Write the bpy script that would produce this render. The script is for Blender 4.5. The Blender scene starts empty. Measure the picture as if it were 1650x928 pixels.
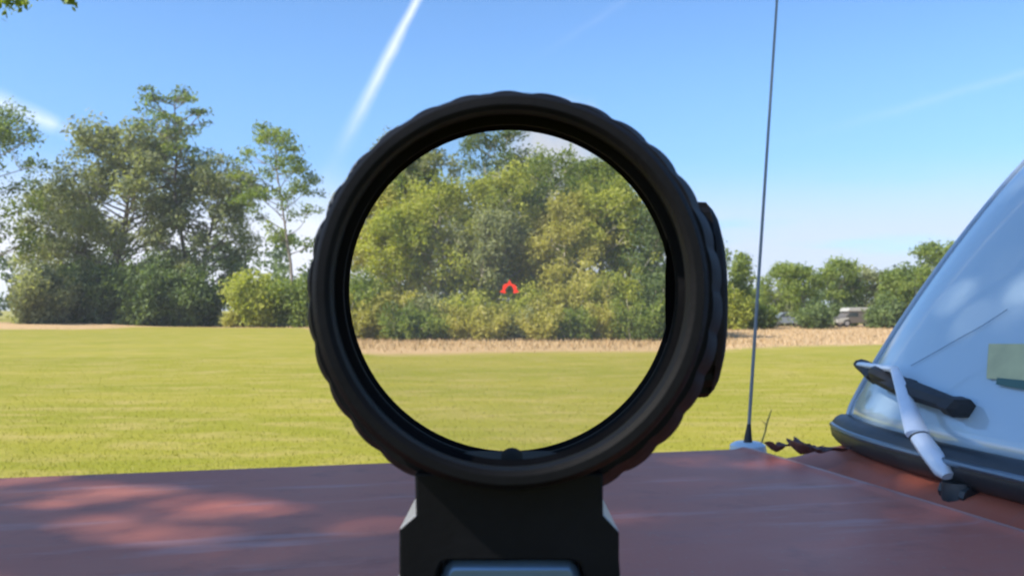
import bpy, math, random
import numpy as np
from mathutils import Vector, Matrix
C = bpy.context.scene
R = math.radians

# ------------------------------------------------------------------ camera, sky, sun, exposure
CAM_Z = 1.40
FPX = 1400.0                                    # focal length in photo pixels
cam_d = bpy.data.cameras.new('camera')
cam = bpy.data.objects.new('camera', cam_d); C.collection.objects.link(cam)
cam_d.sensor_width = 36.0; cam_d.lens = 36.0 * FPX / 1650.0
cam_d.clip_start = 0.01; cam_d.clip_end = 5000.0
PITCH = math.atan((500 - 464) / FPX)
cam.location = (0, 0, CAM_Z); cam.rotation_euler = (math.pi/2 + PITCH, 0, 0)
cam_d.dof.use_dof = True; cam_d.dof.focus_distance = 0.26
cam_d.dof.aperture_fstop = 42.0
C.camera = cam

SUN_EL, SUN_AZ = R(45), R(-120)                  # azimuth from +Y, towards +X positive
SDIR = Vector((math.sin(SUN_AZ)*math.cos(SUN_EL), math.cos(SUN_AZ)*math.cos(SUN_EL), math.sin(SUN_EL)))
sun_d = bpy.data.lights.new('sun', 'SUN'); sun_d.energy = 5.0; sun_d.angle = R(0.5); sun_d.color = (1, 0.93, 0.82)
sun = bpy.data.objects.new('sun', sun_d); C.collection.objects.link(sun)
sun.rotation_euler = SDIR.to_track_quat('Z', 'Y').to_euler()

def ray(px, py):
    """world direction of a photo pixel"""
    x, z = (px - 825.0)/FPX, -(py - 464.0)/FPX
    c, s = math.cos(PITCH), math.sin(PITCH)
    return Vector((x, c - z*s, s + z*c)).normalized()
def at(px, py, Y):
    d = ray(px, py)
    return Vector((0, 0, CAM_Z)) + d*(Y/d.y)

W = bpy.data.worlds.new('World'); C.world = W; W.use_nodes = True
nt = W.node_tree; nt.nodes.clear()
def N(tree, typ, **kw):
    n = tree.nodes.new(typ)
    for k, v in kw.items():
        if k.startswith('i_'):
            key = k[2:]; key = int(key) if key.isdigit() else key
            n.inputs[key].default_value = v
        else: setattr(n, k, v)
    return n
def L(tree, a, b): tree.links.new(a, b)
def M_(tree, op, a, b=None, c=None, clamp=False):
    n = tree.nodes.new('ShaderNodeMath'); n.operation = op; n.use_clamp = clamp
    for i, v in enumerate((a, b, c)):
        if v is None: continue
        if hasattr(v, 'links'): L(tree, v, n.inputs[i])
        else: n.inputs[i].default_value = v
    return n.outputs[0]
def SM(tree, v, lo, hi):
    n = tree.nodes.new('ShaderNodeMapRange'); n.interpolation_type = 'SMOOTHSTEP'
    L(tree, v, n.inputs[0]); n.inputs[1].default_value = lo; n.inputs[2].default_value = hi
    return n.outputs[0]
def MIXC(tree, f, a, b, blend='MIX'):
    n = tree.nodes.new('ShaderNodeMix'); n.data_type = 'RGBA'; n.blend_type = blend
    for i, v in ((0, f), (6, a), (7, b)):
        if hasattr(v, 'links'): L(tree, v, n.inputs[i])
        elif isinstance(v, (tuple, list)): n.inputs[i].default_value = (*v, 1) if len(v) == 3 else v
        else: n.inputs[i].default_value = v
    return n.outputs[2]
SKY_S = 0.112
sky = N(nt, 'ShaderNodeTexSky', sky_type='NISHITA', sun_disc=False, sun_elevation=SUN_EL, sun_rotation=SUN_AZ,
        altitude=0, air_density=1.0, dust_density=0.5, ozone_density=1.6)
tc = N(nt, 'ShaderNodeTexCoord'); D = tc.outputs['Generated']
sep = N(nt, 'ShaderNodeSeparateXYZ'); L(nt, D, sep.inputs[0])
base = MIXC(nt, 1.0, sky.outputs[0], (0.66, .905, 1.15), 'MULTIPLY')
base = MIXC(nt, M_(nt, 'SUBTRACT', 1.0, SM(nt, sep.outputs[2], 0.0, 0.28)), base, MIXC(nt, 1.0, base, (0.78, 0.72, 0.84), 'MULTIPLY'))
# low cloud banks
mp = N(nt, 'ShaderNodeMapping'); mp.inputs['Scale'].default_value = (2.2, 2.2, 16); mp.inputs['Location'].default_value = (0.35, 0.0, 0.5); L(nt, D, mp.inputs[0])
nz = N(nt, 'ShaderNodeTexNoise', i_Scale=1.6, i_Detail=7.0, i_Roughness=0.52); L(nt, mp.outputs[0], nz.inputs['Vector'])
band = M_(nt, 'MULTIPLY', SM(nt, sep.outputs[2], -0.02, 0.03), M_(nt, 'SUBTRACT', 1.0, SM(nt, sep.outputs[2], 0.07, 0.17)))
leftness = SM(nt, sep.outputs[0], 0.25, -0.25)
cl = M_(nt, 'MULTIPLY', SM(nt, M_(nt, 'MULTIPLY_ADD', leftness, .10, nz.outputs[0]), 0.24, 0.46), band)
# white patch added behind the grove for the lens coating's pale cast
q_ = N(nt, 'ShaderNodeVectorMath', operation='DISTANCE'); L(nt, D, q_.inputs[0]); q_.inputs[1].default_value = ray(900, 275)
nz3 = N(nt, 'ShaderNodeTexNoise', i_Scale=14.0, i_Detail=6.0); L(nt, D, nz3.inputs['Vector'])
lens_veil = M_(nt, 'SUBTRACT', 1.0, SM(nt, M_(nt, 'ADD', q_.outputs['Value'], M_(nt, 'MULTIPLY_ADD', nz3.outputs[0], .10, -.05)), 0.035, 0.085))
cl = M_(nt, 'MULTIPLY', cl, M_(nt, 'MULTIPLY_ADD', leftness, 0.25, 0.75), clamp=True)
col = MIXC(nt, cl, base, MIXC(nt, leftness, (3.9, 4.2, 5.1), (5.0, 5.2, 5.8)))
col = MIXC(nt, M_(nt, 'MULTIPLY', lens_veil, .85), col, (4.1, 4.15, 4.6))
def contrail(col, A, B, w0, w1, lo, hi, strength, seed):
    a, b = ray(*A), ray(*B); n = a.cross(b).normalized(); t = (b - a).normalized(); t0 = a.dot(t); t1 = b.dot(t)
    def dotp(v):
        q = N(nt, 'ShaderNodeVectorMath', operation='DOT_PRODUCT'); L(nt, D, q.inputs[0]); q.inputs[1].default_value = v; return q.outputs['Value']
    along = N(nt, 'ShaderNodeMapRange'); L(nt, dotp(t), along.inputs[0]); along.inputs[1].default_value = t0; along.inputs[2].default_value = t1
    al = along.outputs[0]
    nn = N(nt, 'ShaderNodeTexNoise', i_Scale=26.0 + seed, i_Detail=4.0); L(nt, D, nn.inputs['Vector'])
    dist = M_(nt, 'ADD', dotp(n), M_(nt, 'MULTIPLY_ADD', nn.outputs[0], 0.006, -0.003))
    d = M_(nt, 'ABSOLUTE', dist)
    wd = M_(nt, 'MULTIPLY_ADD', al, w1 - w0, w0)
    prof = M_(nt, 'SUBTRACT', 1.0, M_(nt, 'DIVIDE', d, wd), clamp=True)
    prof = M_(nt, 'POWER', prof, 1.3)
    # fades along its length and only on the side of the sky it is on
    fade = M_(nt, 'MULTIPLY', SM(nt, al, hi, lo), M_(nt, 'GREATER_THAN', sep.outputs[1], 0.0))
    m = M_(nt, 'MULTIPLY', M_(nt, 'MULTIPLY', prof, fade), M_(nt, 'MULTIPLY', M_(nt, 'ADD', nn.outputs[0], 0.45), strength), clamp=True)
    return MIXC(nt, m, col, (6.2, 6.5, 7.4))
col = contrail(col, (672, 0), (545, 250), 0.0070, 0.014, 0.25, 1.15, .75, 0)
col = contrail(col, (-60, 145), (95, 205), 0.022, 0.012, 0.9, 1.08, 0.5, 3)
col = contrail(col, (1650, 118), (1290, 222), 0.007, 0.010, 0.1, 1.2, 0.09, 5)
col = contrail(col, (1000, 5), (840, 112), 0.007, 0.007, 0.2, 1.1, 0.04, 7)
bg = N(nt, 'ShaderNodeBackground', i_Strength=SKY_S); L(nt, col, bg.inputs[0])
wo = N(nt, 'ShaderNodeOutputWorld'); L(nt, bg.outputs[0], wo.inputs[0])

vs = C.view_settings; vs.view_transform = 'Standard'; vs.look = 'None'; vs.gamma = 1.0; vs.use_curve_mapping = False
vs.exposure = 0.87
C.cycles.max_bounces = 8; C.cycles.transparent_max_bounces = 16
C.cycles.use_denoising = True

# ------------------------------------------------------------------ helpers
def mesh_np(name, V, F, nper=None, tone=None, smooth=False):
    """V (n,3); F (m,k) array of faces of one size, or list of lists"""
    me = bpy.data.meshes.new(name)
    V = np.asarray(V, dtype=np.float32)
    if isinstance(F, np.ndarray):
        m, k = F.shape
        me.vertices.add(len(V)); me.vertices.foreach_set('co', V.ravel())
        me.loops.add(m*k); me.loops.foreach_set('vertex_index', F.astype(np.int32).ravel())
        me.polygons.add(m); me.polygons.foreach_set('loop_start', (np.arange(m)*k).astype(np.int32))
        me.polygons.foreach_set('loop_total', np.full(m, k, dtype=np.int32))
        me.update(calc_edges=True)
    else:
        me.from_pydata([tuple(map(float, v)) for v in V], [], [list(map(int, f)) for f in F]); me.update()
    if tone is not None:
        a = me.attributes.new('tone', 'FLOAT', 'FACE'); a.data.foreach_set('value', np.asarray(tone, dtype=np.float32))
    if smooth: me.polygons.foreach_set('use_smooth', np.ones(len(me.polygons), dtype=bool))
    return me
def link(name, me, mat=None, parent=None, loc=None):
    o = bpy.data.objects.new(name, me); C.collection.objects.link(o)
    if mat is not None and me is not None and len(me.materials) == 0: me.materials.append(mat)
    if parent: o.parent = parent
    if loc is not None: o.location = loc
    return o
def empty(name, loc, rz=0.0):
    o = bpy.data.objects.new(name, None); C.collection.objects.link(o)
    o.location = loc; o.rotation_euler = (0, 0, rz); o.empty_display_size = .1
    return o
def tag(o, label=None, cat=None, group=None, kind=None):
    if label: o['label'] = label
    if cat: o['category'] = cat
    if group: o['group'] = group
    if kind: o['kind'] = kind
    return o

class MB:
    def __init__(s): s.V = []; s.F = []
    def add(s, V, F):
        b = len(s.V); s.V += [tuple(v) for v in V]; s.F += [[i+b for i in f] for f in F]
    def box(s, lo, hi, bev=0.0):
        x0, y0, z0 = lo; x1, y1, z1 = hi
        s.add([(x0,y0,z0),(x1,y0,z0),(x1,y1,z0),(x0,y1,z0),(x0,y0,z1),(x1,y0,z1),(x1,y1,z1),(x0,y1,z1)],
              [(0,3,2,1),(4,5,6,7),(0,1,5,4),(1,2,6,5),(2,3,7,6),(3,0,4,7)])
    def tube(s, pts, rad, n=10, caps=True, flat=1.0):
        pts = [Vector(p) for p in pts]; k = len(pts)
        rad = rad if isinstance(rad, (list, tuple)) else [rad]*k
        V = []; up = None
        for i, p in enumerate(pts):
            t = (pts[min(i+1, k-1)] - pts[max(i-1, 0)]).normalized()
            if up is None:
                up = Vector((0,0,1)) if abs(t.z) < .9 else Vector((1,0,0))
            a = t.cross(up).normalized(); b = a.cross(t).normalized(); up = b
            for j in range(n):
                th = 2*math.pi*j/n
                V.append(p + a*(rad[i]*math.cos(th)) + b*(rad[i]*flat*math.sin(th)))
        F = [(i*n+j, i*n+(j+1) % n, (i+1)*n+(j+1) % n, (i+1)*n+j) for i in range(k-1) for j in range(n)]
        if caps: F += [tuple(range(n))[::-1], tuple((k-1)*n+j for j in range(n))]
        s.add(V, F)
    def prism(s, poly, f0, f1):
        """poly 2-D outline; f0/f1 map (a,b) to 3-D on the two ends"""
        n = len(poly)
        s.add([f0(*p) for p in poly] + [f1(*p) for p in poly],
              [tuple(range(n)), tuple(range(2*n-1, n-1, -1))] + [(i, i+n, (i+1) % n + n, (i+1) % n) for i in range(n)])
    def grid(s, fn, nu, nv):
        V = [fn(i/nu, j/nv) for i in range(nu+1) for j in range(nv+1)]
        F = [(i*(nv+1)+j, (i+1)*(nv+1)+j, (i+1)*(nv+1)+j+1, i*(nv+1)+j+1) for i in range(nu) for j in range(nv)]
        s.add(V, F)
    def build(s, name, mat, parent=None, smooth=False, bevel=0.0, solid=0.0, autos=True):
        me = bpy.data.meshes.new(name); me.from_pydata([tuple(v) for v in s.V], [], s.F); me.update()
        import bmesh
        bm = bmesh.new(); bm.from_mesh(me); bmesh.ops.recalc_face_normals(bm, faces=bm.faces); bm.to_mesh(me); bm.free()
        o = link(name, me, mat, parent)
        if solid: m = o.modifiers.new('solid', 'SOLIDIFY'); m.thickness = solid; m.offset = -1
        if bevel: m = o.modifiers.new('bevel', 'BEVEL'); m.width = bevel; m.segments = 2; m.limit_method = 'ANGLE'
        if smooth:
            me.polygons.foreach_set('use_smooth', np.ones(len(me.polygons), dtype=bool))
            if autos: me.set_sharp_from_angle(angle=R(35))
        return o

def mat(name): 
    m = bpy.data.materials.new(name); m.use_nodes = True; t = m.node_tree
    return m, t, t.nodes['Principled BSDF'], t.nodes['Material Output']
def plain(name, col, rough=.5, metal=0.0, noise=0.12, scale=30.0, spec=.5, bump=0.0, coat=0.0):
    m, t, p, o = mat(name)
    tcn = N(t, 'ShaderNodeTexCoord'); n = N(t, 'ShaderNodeTexNoise', i_Scale=scale, i_Detail=6.0); L(t, tcn.outputs['Object'], n.inputs['Vector'])
    lo = tuple(c*(1-noise) for c in col); hi = tuple(min(1, c*(1+noise)) for c in col)
    L(t, MIXC(t, n.outputs[0], lo, hi), p.inputs['Base Color'])
    rr = N(t, 'ShaderNodeMapRange'); L(t, n.outputs[0], rr.inputs[0]); rr.inputs[3].default_value = rough*.8; rr.inputs[4].default_value = min(1, rough*1.2)
    L(t, rr.outputs[0], p.inputs['Roughness'])
    p.inputs['Metallic'].default_value = metal; p.inputs['Specular IOR Level'].default_value = spec
    p.inputs['Coat Weight'].default_value = coat; p.inputs['Coat Roughness'].default_value = .15
    if bump:
        b = N(t, 'ShaderNodeBump', i_Strength=bump, i_Distance=.002); L(t, n.outputs[0], b.inputs['Height']); L(t, b.outputs[0], p.inputs['Normal'])
    return m
def foliage(name, dark, mid, light, transl=.35):
    m, t, p, o = mat(name)
    a = N(t, 'ShaderNodeAttribute', attribute_name='tone')
    r = N(t, 'ShaderNodeValToRGB'); L(t, a.outputs['Fac'], r.inputs[0])
    e = r.color_ramp.elements; e[0].color = (*dark, 1); e[1].color = (*light, 1); k = e.new(.5); k.color = (*mid, 1)
    L(t, r.outputs[0], p.inputs['Base Color']); p.inputs['Roughness'].default_value = .55; p.inputs['Specular IOR Level'].default_value = .3
    tr = N(t, 'ShaderNodeBsdfTranslucent')
    L(t, MIXC(t, 1.0, r.outputs[0], (1.25, 1.3, .55), 'MULTIPLY'), tr.inputs[0])
    mx = N(t, 'ShaderNodeMixShader'); mx.inputs[0].default_value = transl
    L(t, p.outputs[0], mx.inputs[1]); L(t, tr.outputs[0], mx.inputs[2]); L(t, mx.outputs[0], o.inputs[0])
    return m

FOL = {
 'green':  foliage('foliage_green', (.09,.135,.035), (.19,.25,.05), (.29,.34,.075), .52),
 'lime':   foliage('foliage_lime', (.18,.22,.04), (.34,.37,.065), (.47,.47,.11), .54),
 'yellow': foliage('foliage_yellow', (.24,.23,.055), (.42,.40,.095), (.53,.49,.17), .54),
 'grey':   foliage('foliage_grey', (.13,.155,.075), (.24,.26,.12), (.34,.36,.18), .5),
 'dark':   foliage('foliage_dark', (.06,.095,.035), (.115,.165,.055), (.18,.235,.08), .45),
}
BARK = plain('bark', (.20,.17,.14), .9, noise=.35, scale=8)
BARK_P = plain('pale_bark', (.46,.42,.34), .9, noise=.3, scale=6)

# ------------------------------------------------------------------ ground
def dry_w(X, Y):
    yb = np.where(X < -11, 69.0, np.where(X > 9, 37.0 + 0*X, 27.0))
    yb = yb + 2.2*np.sin(X*.23) + 1.0*np.sin(X*.71 + 1)
    # smooth joins
    s1 = 1/(1+np.exp(-np.clip((X+.222*Y)/.35, -30, 30))); s2 = 1/(1+np.exp(-(X-10.5)/2.0))
    yb = (1-s1)*69 + s1*((1-s2)*28.5 + s2*37.5) + .9*np.sin(X*.23) + .5*np.sin(X*.71 + 1)
    return np.maximum(np.clip((Y-yb)/6.0 + .6, 0, 1)*np.clip((74-Y)/2 + (X > 12)*9, 0, 1), np.clip((Y-58)/5, 0, 1)*np.clip((-X-27)/4, 0, 1)*np.clip((76-Y)/2, 0, 1))
def build_ground():
    xs = np.concatenate([[-2500,-900,-400,-200,-120], np.arange(-90, 91, 1.0), [120,200,400,900,2500]])
    ys = np.concatenate([[-2500,-600,-100,-30,-5], np.arange(0, 121, 1.0), [140,200,400,900,2500]])
    X, Y = np.meshgrid(xs, ys, indexing='ij')
    Z = .05*np.sin(X*.11+1)*np.sin(Y*.09) * np.clip((Y-8)/20, 0, 1) * (np.abs(X) < 100) * (Y < 121)
    Z = Z + .42/(1+np.exp(np.clip((X+31)/2.5, -30, 30)))*np.exp(-((Y-72)/9.0)**2)
    V = np.stack([X, Y, Z], -1).reshape(-1, 3); nx, ny = len(xs), len(ys)
    i, j = np.meshgrid(np.arange(nx-1), np.arange(ny-1), indexing='ij'); b = (i*ny+j).ravel()
    F = np.stack([b, b+ny, b+ny+1, b+1], -1)
    me = mesh_np('ground', V, F, smooth=True)
    a = me.attributes.new('dry', 'FLOAT', 'POINT'); a.data.foreach_set('value', dry_w(X, Y).astype(np.float32).ravel())
    m, t, p, o = mat('field_grass')
    g = N(t, 'ShaderNodeNewGeometry'); P = g.outputs['Position']
    def noise(s, d=5, sc=(1,1,1)):
        mp = N(t, 'ShaderNodeMapping'); mp.inputs['Scale'].default_value = sc; L(t, P, mp.inputs[0])
        n = N(t, 'ShaderNodeTexNoise', i_Scale=s, i_Detail=float(d), i_Roughness=.62); L(t, mp.outputs[0], n.inputs['Vector']); return n.outputs[0]
    n1 = noise(.22, 5, (.5, 1.3, 1)); n2 = noise(9.0, 6); n3 = noise(1.3, 5, (.6, 1.4, 1)); n4 = noise(60, 3)
    c = MIXC(t, SM(t, n1, .35, .68), GR1, GR2)
    c = MIXC(t, M_(t, 'MULTIPLY', SM(t, n3, .42, .70), .8), c, GR3)
    c = MIXC(t, M_(t, 'MULTIPLY', SM(t, n2, .52, .75), .45), c, (.13,.14,.02))
    c = MIXC(t, M_(t, 'MULTIPLY', SM(t, n4, .55, .75), .3), c, (.34,.30,.11))
    da = N(t, 'ShaderNodeAttribute', attribute_name='dry')
    dn = M_(t, 'ADD', da.outputs['Fac'], M_(t, 'MULTIPLY_ADD', n3, .5, -.25))
    straw = MIXC(t, n2, (.37,.25,.13), (.45,.315,.17))
    c = MIXC(t, SM(t, dn, .25, .8), c, straw)
    L(t, c, p.inputs['Base Color']); p.inputs['Roughness'].default_value = .9; p.inputs['Specular IOR Level'].default_value = .15
    b = N(t, 'ShaderNodeBump', i_Strength=.6, i_Distance=.05); L(t, n2, b.inputs['Height']); L(t, b.outputs[0], p.inputs['Normal'])
    o_ = link('ground', me, m); tag(o_, 'mown yellow green field reaching to the trees', None, kind='structure')
GR1 = (.195,.197,.016); GR2 = (.26,.235,.030); GR3 = (.32,.26,.08)
build_ground()

def blades(name, rng, n, xf, y0, y1, h0, h1, w, m, lean=.5, ypow=1.0, dens=None):
    Y = y0 + (y1-y0)*rng.random(n)**ypow; X = (rng.random(n)*2-1)*xf(Y)
    if dens is not None:
        k = dens(X, Y) > rng.random(n); X, Y = X[k], Y[k]; n = len(X)
    Hh = h0 + (h1-h0)*rng.random(n); th = rng.random(n)*2*math.pi; ww = w*(.6+.8*rng.random(n))
    dx, dy = np.cos(th), np.sin(th); la = (rng.random(n)*2-1)*lean; lb = (rng.random(n)*2-1)*lean
    zg = .05*np.sin(X*.11+1)*np.sin(Y*.09)*np.clip((Y-8)/20, 0, 1)
    a = np.stack([X-dx*ww, Y-dy*ww, zg-.01], -1); b = np.stack([X+dx*ww, Y+dy*ww, zg-.01], -1)
    c = np.stack([X+la*Hh, Y+lb*Hh, zg+Hh], -1)
    V = np.stack([a, b, c], 1).reshape(-1, 3); F = np.arange(3*n).reshape(n, 3)
    return link(name, mesh_np(name, V, F, tone=rng.random(n)), m)
GRASSM = foliage('grass_blades', (.21,.203,.018), (.25,.236,.028), (.30,.275,.06), .3)
STRAWM = foliage('straw_blades', (.36,.24,.125), (.45,.315,.17), (.55,.42,.27), .2)
g_rng = np.random.default_rng(5)
o = blades('grass', g_rng, 105000, lambda y: y*.75+1.5, 5.0, 26.0, .008, .035, .005, GRASSM, 1.0, 1.5)
tag(o, 'short mown yellow green grass in front of the truck', 'grass', kind='stuff')
def straw_density(X, Y): return np.clip(dry_w(X, Y)*1.2 - .35, 0, 1)*np.clip((Y-26)/10, .15, 1)*np.where(X > 12, .45, 1)
o = blades('dry_grass', g_rng, 90000, lambda y: y*.62+2, 27.0, 72.0, .05, .22, .022, STRAWM, .5, .8, straw_density)
tag(o, 'pinkish tan dry grass standing along the foot of the trees', 'dry grass', kind='stuff')

# ------------------------------------------------------------------ trees
class Tree:
    def __init__(s, seed): s.r = random.Random(seed); s.n = np.random.default_rng(seed); s.limbs = MB(); s.tips = []
    def path(s, p, d, length, r0, r1, steps=7, wob=.18, up=0.0, n=6):
        pts = [Vector(p)]; d = Vector(d).normalized()
        for i in range(steps):
            d = (d + Vector((s.r.gauss(0, wob), s.r.gauss(0, wob), s.r.gauss(0, wob*.6) + up))).normalized()
            pts.append(pts[-1] + d*(length/steps))
        s.limbs.tube(pts, [r0 + (r1-r0)*(i/steps)**.8 for i in range(steps+1)], n, True)
        return pts, d
    def crown(s, tips, per, leaf, flat=.7):
        """tips: (centre, radius, tone). leaves scattered through each clump, facing outward and up"""
        P = []; T = []; D = []
        for c, rad, tone in tips:
            k = max(6, int(per*rad*rad))
            d = s.n.normal(size=(k, 3)); d /= np.linalg.norm(d, axis=1)[:, None]
            rr = rad*(s.n.random(k)**.42)*np.minimum(1.3, np.exp(.28*s.n.normal(size=k)))
            P.append(np.array(c) + d*rr[:, None]*np.array([1, 1, flat])); D.append(d)
            T.append(np.clip(tone + .22*s.n.normal(size=k), 0, 1))
        P = np.concatenate(P); D = np.concatenate(D); T = np.concatenate(T); k = len(P)
        Nn = D*.55 + s.n.normal(size=(k, 3))*.75 + np.array([-.25, -.25, .3]); Nn /= np.linalg.norm(Nn, axis=1)[:, None]
        a = np.cross(Nn, s.n.normal(size=(k, 3))); a /= np.linalg.norm(a, axis=1)[:, None] + 1e-6
        b = np.cross(Nn, a); sz = leaf*(.55 + .9*s.n.random(k))[:, None]
        V = np.stack([P - a*sz, P - b*sz*.5 + Nn*sz*.12, P + a*sz, P + b*sz*.5 + Nn*sz*.12], 1).reshape(-1, 3)
        V[:, 2] = np.maximum(V[:, 2], .02)
        return V, np.arange(4*k).reshape(k, 4), T
    def finish(s, name, fol, bark, loc, label, cat, group, per, leaf, flat=.7, crown_name='crown', rz=0.0):
        root = empty(name, loc, rz); tag(root, label, cat, group)
        V, F, T = s.crown(s.tips, per, leaf, flat)
        link(crown_name, mesh_np(crown_name, V, F, tone=T), FOL[fol], root)
        s.limbs.build('trunk' if cat == 'tree' else 'stems', bark, root, smooth=True, autos=False)
        return root
def tree(seed, H, spread, loc, fol, label, group, f0=.25, nl=16, per=150, leaf=.10, clump=.55, flat=.9, bark=BARK, trunk_r=.14, shape='round',
         lean=0.0, up=.06, name='leafy_tree', tone=.5, rz=0.0, dens=1.0):
    s = Tree(seed); r = s.r
    tp, _ = s.path((0,0,-.1), (lean, r.uniform(-.06,.06), 1), H*.93, trunk_r, trunk_r*.15, 12, .06, .05, 8)
    def tr(f):
        x = f*12; i = min(int(x), 11); return tp[i].lerp(tp[i+1], x-i)
    for k in range(nl):
        f = f0 + (1-f0)*((k+.5)/nl)**.85
        az = k*2.4 + r.uniform(-.5, .5)
        if shape == 'round': Lr = spread*math.sqrt(max(.05, 1-((f-f0)/(1-f0)*1.6-.65)**2*.85))
        elif shape == 'cone': Lr = spread*(1.05 - .85*(f-f0)/(1-f0))
        elif shape == 'top': Lr = spread*(.35 + .65*math.sin(math.pi*min(1, (f-f0)/(1-f0)*.9+.12)))
        else: Lr = spread
        Lr *= r.uniform(.65, 1.12)
        d = Vector((math.cos(az), math.sin(az), r.uniform(.15, .6)))
        p0 = tr(f)
        pts, d2 = s.path(p0, d, Lr, trunk_r*.42*(1.1-f*.6), trunk_r*.08, 6, .14, up, 5)
        ctone = min(1, max(0, tone + r.uniform(-.28, .28)))
        s.tips.append((pts[-1], clump*r.uniform(.7, 1.15), ctone))
        nb = 3 if Lr > clump*2 else 2
        for q in range(nb):
            i = r.randint(2, 5)
            dd = Vector((d.x + r.gauss(0, .8), d.y + r.gauss(0, .8), r.uniform(-.1, .7)))
            sp, _ = s.path(pts[i], dd, Lr*r.uniform(.3, .55), trunk_r*.16, trunk_r*.05, 4, .16, up, 4)
            if r.random() < dens: s.tips.append((sp[-1], clump*r.uniform(.5, 1.0), min(1, max(0, ctone + r.uniform(-.15, .15)))))
    s.tips.append((tp[-1], clump*.8, tone))
    return s.finish(name, fol, bark, loc, label, 'tree', group, per, leaf, flat, rz=rz)
def shrub(seed, H, spread, loc, fol, label, group, per=230, leaf=.075, clump=.42, tone=.55, n=16, name='leafy_shrub', rz=0.0):
    s = Tree(seed); r = s.r
    for k in range(n):
        az = r.uniform(0, 6.283); out = r.random()**.5
        base_ = Vector((math.cos(az)*out*spread*.35, math.sin(az)*out*spread*.35, -.05))
        d = Vector((math.cos(az)*out*.75*spread/H, math.sin(az)*out*.75*spread/H, 1))
        Lk = H*r.uniform(.55, .95)*(1.1-.45*out)
        pts, _ = s.path(base_, d, Lk, .03, .008, 6, .12, .02, 5)
        ct = min(1, max(0, tone + r.uniform(-.3, .3)))
        for i in (1, 2, 3, 4, 5, 6):
            q = pts[i] + Vector((r.gauss(0, .18), r.gauss(0, .18), 0))*spread*.6
            s.tips.append((q, clump*r.uniform(.55, 1.05), min(1, max(0, ct + r.uniform(-.12, .12)))))
    return s.finish(name, fol, BARK_P, loc, label, 'shrub', group, per, leaf, .85, crown_name='foliage', rz=rz)
def gx(px, Y): return (px-825)/FPX*Y

# --- grove seen through the sight ---
G = 'trees of the grove seen through the sight'
# (px of the stem, distance, height, spread, foliage, shape, label)
GROVE = [
 (628, 45.0, 7.9, 1.5, 'yellow', 'top', 'slim yellow green tree with pale stems, leftmost in the sight glass'),
 (662, 47.5, 9.8, 1.9, 'green',  'top', 'mid green tree with thin pale forked trunk in the left of the sight glass'),
 (703, 50.0, 10.6, 2.5, 'grey',   'round', 'grey green tree whose top pokes into the white sky at upper left of the glass'),
 (725, 44.0, 7.8, 2.3, 'lime',   'round', 'bright lime green tree left of centre in the glass, full round crown'),
 (795, 52.0, 11.9, 2.7, 'dark', 'round', 'tallest dark grey green tree at the top of the sight glass'),
 (850, 52.5, 11.3, 2.0, 'grey',  'round', 'grey green tree just right of the tallest dark one, nearly as high'),
 (800, 45.5, 8.4, 2.3, 'lime',   'round', 'lime green tree directly above the red reticle with feathery leaves'),
 (880, 47.0, 8.9, 2.3, 'green',  'round', 'mid green tree right of centre below the white patch of sky'),
 (925, 51.5, 9.8, 1.9, 'green', 'top', 'thin open topped tree under the white sky at upper right of the glass'),
 (975, 51.0, 9.5, 2.0, 'green', 'top', 'tufty green tree at upper right edge of the white sky in the glass'),
 (905, 43.8, 6.6, 2.1, 'yellow', 'round', 'yellow olive tree right of the reticle, lower than its neighbours'),
 (965, 45.0, 7.4, 2.2, 'lime',   'round', 'yellow green tree with dense crown between the olive tree and the right rim'),
 (1022, 47.5, 8.0, 1.9, 'green', 'round', 'bright green tree near the right rim of the sight glass'),
 (1054, 44.5, 6.0, 1.7, 'dark', 'round', 'dark green tree at the right rim of the sight glass'),
 (760, 43.0, 6.4, 1.8, 'grey', 'top', 'small dull olive tree with bare lower stems left of the reticle'),
 (640, 43.0, 6.0, 1.8, 'lime', 'top', 'small lime green tree low in the left of the sight glass'),
]
for i, (px, Y, H, sp, fo, sh, lab) in enumerate(GROVE):
    H *= 1.10 if px > 860 or px < 720 else 1.04
    tree(100+i, H, sp*1.1, (gx(px, Y), Y, 0), fo, lab, G, f0=.13 if sh == 'round' else .40, nl=40, per=330, leaf=.088, clump=.62, flat=1.0,
         bark=BARK_P, trunk_r=.13, shape=sh, tone=.56, name='grove_tree')
S = 'shrubs along the front of the grove'
SHR = [(565,'yellow',2.3,1.3,'yellow green shrub at the far left end of the row in the glass'),
       (610,'yellow',1.8,1.2,'low yellow shrub second from left at the front of the grove'),
       (655,'green',1.9,1.3,'dark olive shrub low at the front of the grove, third from left'),
       (700,'green',1.7,1.3,'dull green shrub fourth from left along the dry grass'),
       (745,'yellow',2.1,1.3,'golden shrub fifth from left along the dry grass'),
       (790,'yellow',1.8,1.2,'golden green shrub just left below the red reticle'),
       (835,'grey',1.6,1.2,'greyish shrub just below the red reticle beside a dark gap'),
       (880,'yellow',2.0,1.3,'yellow olive shrub fourth from right along the dry grass'),
       (925,'green',1.7,1.2,'olive green shrub third from right along the dry grass'),
       (975,'yellow',2.7,1.4,'tall golden shrub second from right at the front of the grove'),
       (1030,'green',2.2,1.5,'deep green shrub at the right end of the row in the glass'),
       (1090,'dark',2.6,1.5,'dark shrub half hidden behind the right rim of the sight')]
for i, (px, fo, H, sp, lab) in enumerate(SHR):
    Y = 41.2 + .5*math.sin(i*2.3)
    shrub(200+i, H*1.12, sp*1.15, (gx(px, Y), Y, 0), fo, lab, S, per=420, leaf=.07, clump=.42, n=28)
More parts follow.
